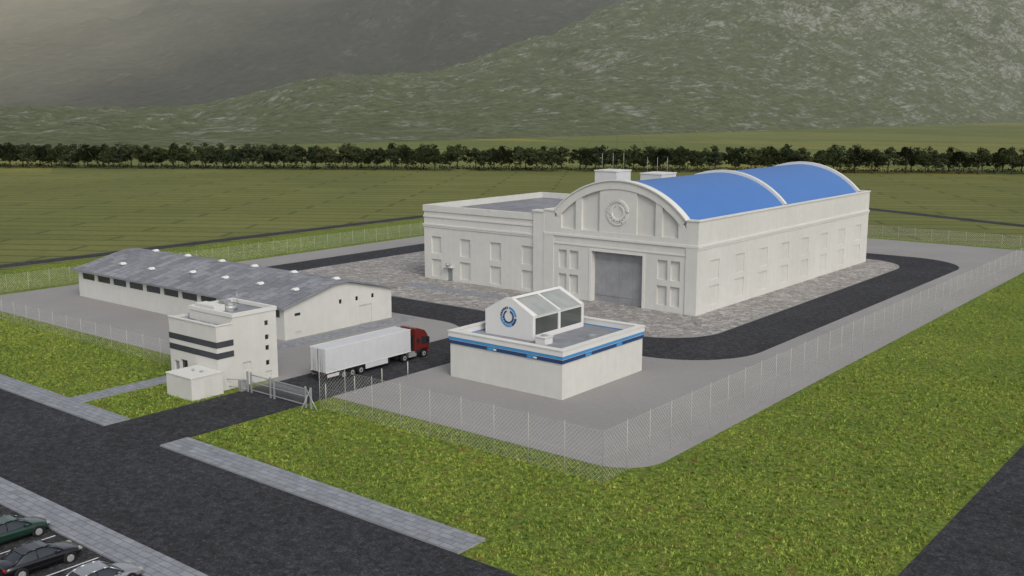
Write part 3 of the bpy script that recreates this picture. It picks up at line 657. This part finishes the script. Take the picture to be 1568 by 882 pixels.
def rockmat(name,g1,g2,r1,r2,thr,k=1.0,haze_glow=None):
    t=NT(name); n=t.noise(.018*k,9,.70,dist=1.0); n2=t.noise(.08*k,9,.75); n3=t.noise(.003,4); n5=t.noise(1.0,9,.74,t.pos((.085*k,.02*k,.085*k),.6),1.5)
    gr=t.mix(g1,g2,t.ramp(n2,[(.38,(0,)*3),(.62,(1,)*3)])); rk=t.mix(r1,r2,t.ramp(n2,[(.38,(0,)*3),(.62,(1,)*3)]))
    sz=t.n('ShaderNodeSeparateXYZ'); t.l(t.geo.outputs['Normal'],sz.inputs[0])
    f=t.math('ADD',t.math('MULTIPLY',t.math('SUBTRACT',1.0,sz.outputs[2]),.9),t.math('MULTIPLY',t.math('SUBTRACT',n,.5),1.8))
    f=t.math('ADD',f,t.math('MULTIPLY',t.math('SUBTRACT',n5,.5),2.6))
    f=t.math('ADD',f,t.math('MULTIPLY',t.math('SUBTRACT',n3,.5),.3))
    a=t.mix(gr,rk,t.ramp(f,[(thr,(0,)*3),(thr+.3,(1,)*3)]))
    if haze_glow:
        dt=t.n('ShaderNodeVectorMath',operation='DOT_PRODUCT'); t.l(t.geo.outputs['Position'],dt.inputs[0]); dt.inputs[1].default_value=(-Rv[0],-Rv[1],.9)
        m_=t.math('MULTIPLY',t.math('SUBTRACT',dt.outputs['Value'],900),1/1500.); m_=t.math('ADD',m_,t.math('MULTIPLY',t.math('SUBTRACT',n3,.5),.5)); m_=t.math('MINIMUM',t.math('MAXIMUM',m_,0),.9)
        a=t.mix(a,t.mix(haze_glow,tuple(x*1.5 for x in haze_glow),n5),m_)  # warm haze glow painted into base colour, stronger to the left and higher up
    t.col(a); t.set(.95,0,.1); t.bump(n5,1.0,14); return t.m
m1=rockmat('rocky_grass_slope',(.105,.135,.065),(.19,.215,.115),(.20,.215,.17),(.46,.47,.40),.14)
m2=rockmat('dark_mountain_slope',(.040,.048,.032),(.075,.080,.056),(.08,.08,.07),(.17,.17,.155),.3,.5,haze_glow=(.24,.225,.15))
inv=lambda y:1592*30/np.maximum(y-163,16.)
D0f=lambda p:inv(np.interp(p,[-1500,0,784,1568,3000],[250,236,212,187,184]))
D1f=lambda p:D0f(p)+np.interp(p,[-1500,0,480,784,1000,1568,3000],[500,520,650,900,1200,1900,2000])
H1f=lambda p:D1f(p)*np.interp(p,[-1500,0,290,480,640,740,860,920,1150,1568,3000],[12,1,-1,42,54,76,116,145,230,330,330])/1592+28
terrain('hillside',700,340,(-1500,3000),D0f,D1f,H1f,.75,330,m1,fine=10)
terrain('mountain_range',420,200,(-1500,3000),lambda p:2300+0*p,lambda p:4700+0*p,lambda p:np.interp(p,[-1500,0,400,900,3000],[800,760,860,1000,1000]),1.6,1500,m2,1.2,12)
b=MB(); 
def wpt(D,r,z): q=D*Fv+r*Rv; return (float(q[0]),float(q[1]),z)
b.prism([wpt(620,-5000,-1),wpt(620,5000,-1),wpt(6500,9000,-1),wpt(6500,-9000,-1)],(0,0,1500),'white')
o=b.obj('valley_haze'); vm=bpy.data.materials.new('haze_air'); vm.use_nodes=True; nt=vm.node_tree; nt.nodes.clear(); oo=nt.nodes.new('ShaderNodeOutputMaterial'); vs=nt.nodes.new('ShaderNodeVolumeScatter'); vs.inputs['Density'].default_value=.00009; vs.inputs['Anisotropy'].default_value=.0; vs.inputs['Color'].default_value=(.97,.97,.93,1); nt.links.new(vs.outputs[0],oo.inputs['Volume'])
o.data.materials.clear(); o.data.materials.append(vm)
# ------------------------------------------------------------------ light
el=math.radians(42); sd=Vector((.85,-.5,0)).normalized(); az=math.atan2(sd.x,sd.y)
Wd=bpy.data.worlds.new('World'); S.world=Wd; Wd.use_nodes=True; nt=Wd.node_tree; bg=nt.nodes['Background']
sk=nt.nodes.new('ShaderNodeTexSky'); sk.sky_type='NISHITA'; sk.sun_disc=False; sk.sun_elevation=el; sk.sun_rotation=az; sk.dust_density=4.0; sk.air_density=1.0
hs=nt.nodes.new('ShaderNodeHueSaturation'); hs.inputs['Saturation'].default_value=.4
nt.links.new(sk.outputs[0],hs.inputs['Color']); nt.links.new(hs.outputs[0],bg.inputs[0]); bg.inputs[1].default_value=.15
sl=bpy.data.lights.new('sun','SUN'); sl.energy=.9; sl.angle=math.radians(25); sl.color=(1,.95,.87)
so=bpy.data.objects.new('sun',sl); COL.objects.link(so)
D_=Vector((sd.x*math.cos(el),sd.y*math.cos(el),math.sin(el))); so.rotation_euler=D_.to_track_quat('Z','Y').to_euler()
S.view_settings.view_transform='Standard'; S.view_settings.look='None'; S.view_settings.exposure=0
# ------------------------------------------------------------------ camera
cd=bpy.data.cameras.new('camera'); cd.sensor_width=36; cd.lens=36; cd.clip_end=20000; cd.clip_start=.5
co=bpy.data.objects.new('camera',cd); COL.objects.link(co); co.location=(0,0,30); co.rotation_euler=(math.pi/2-math.atan(278/1568),0,yaw); S.camera=co
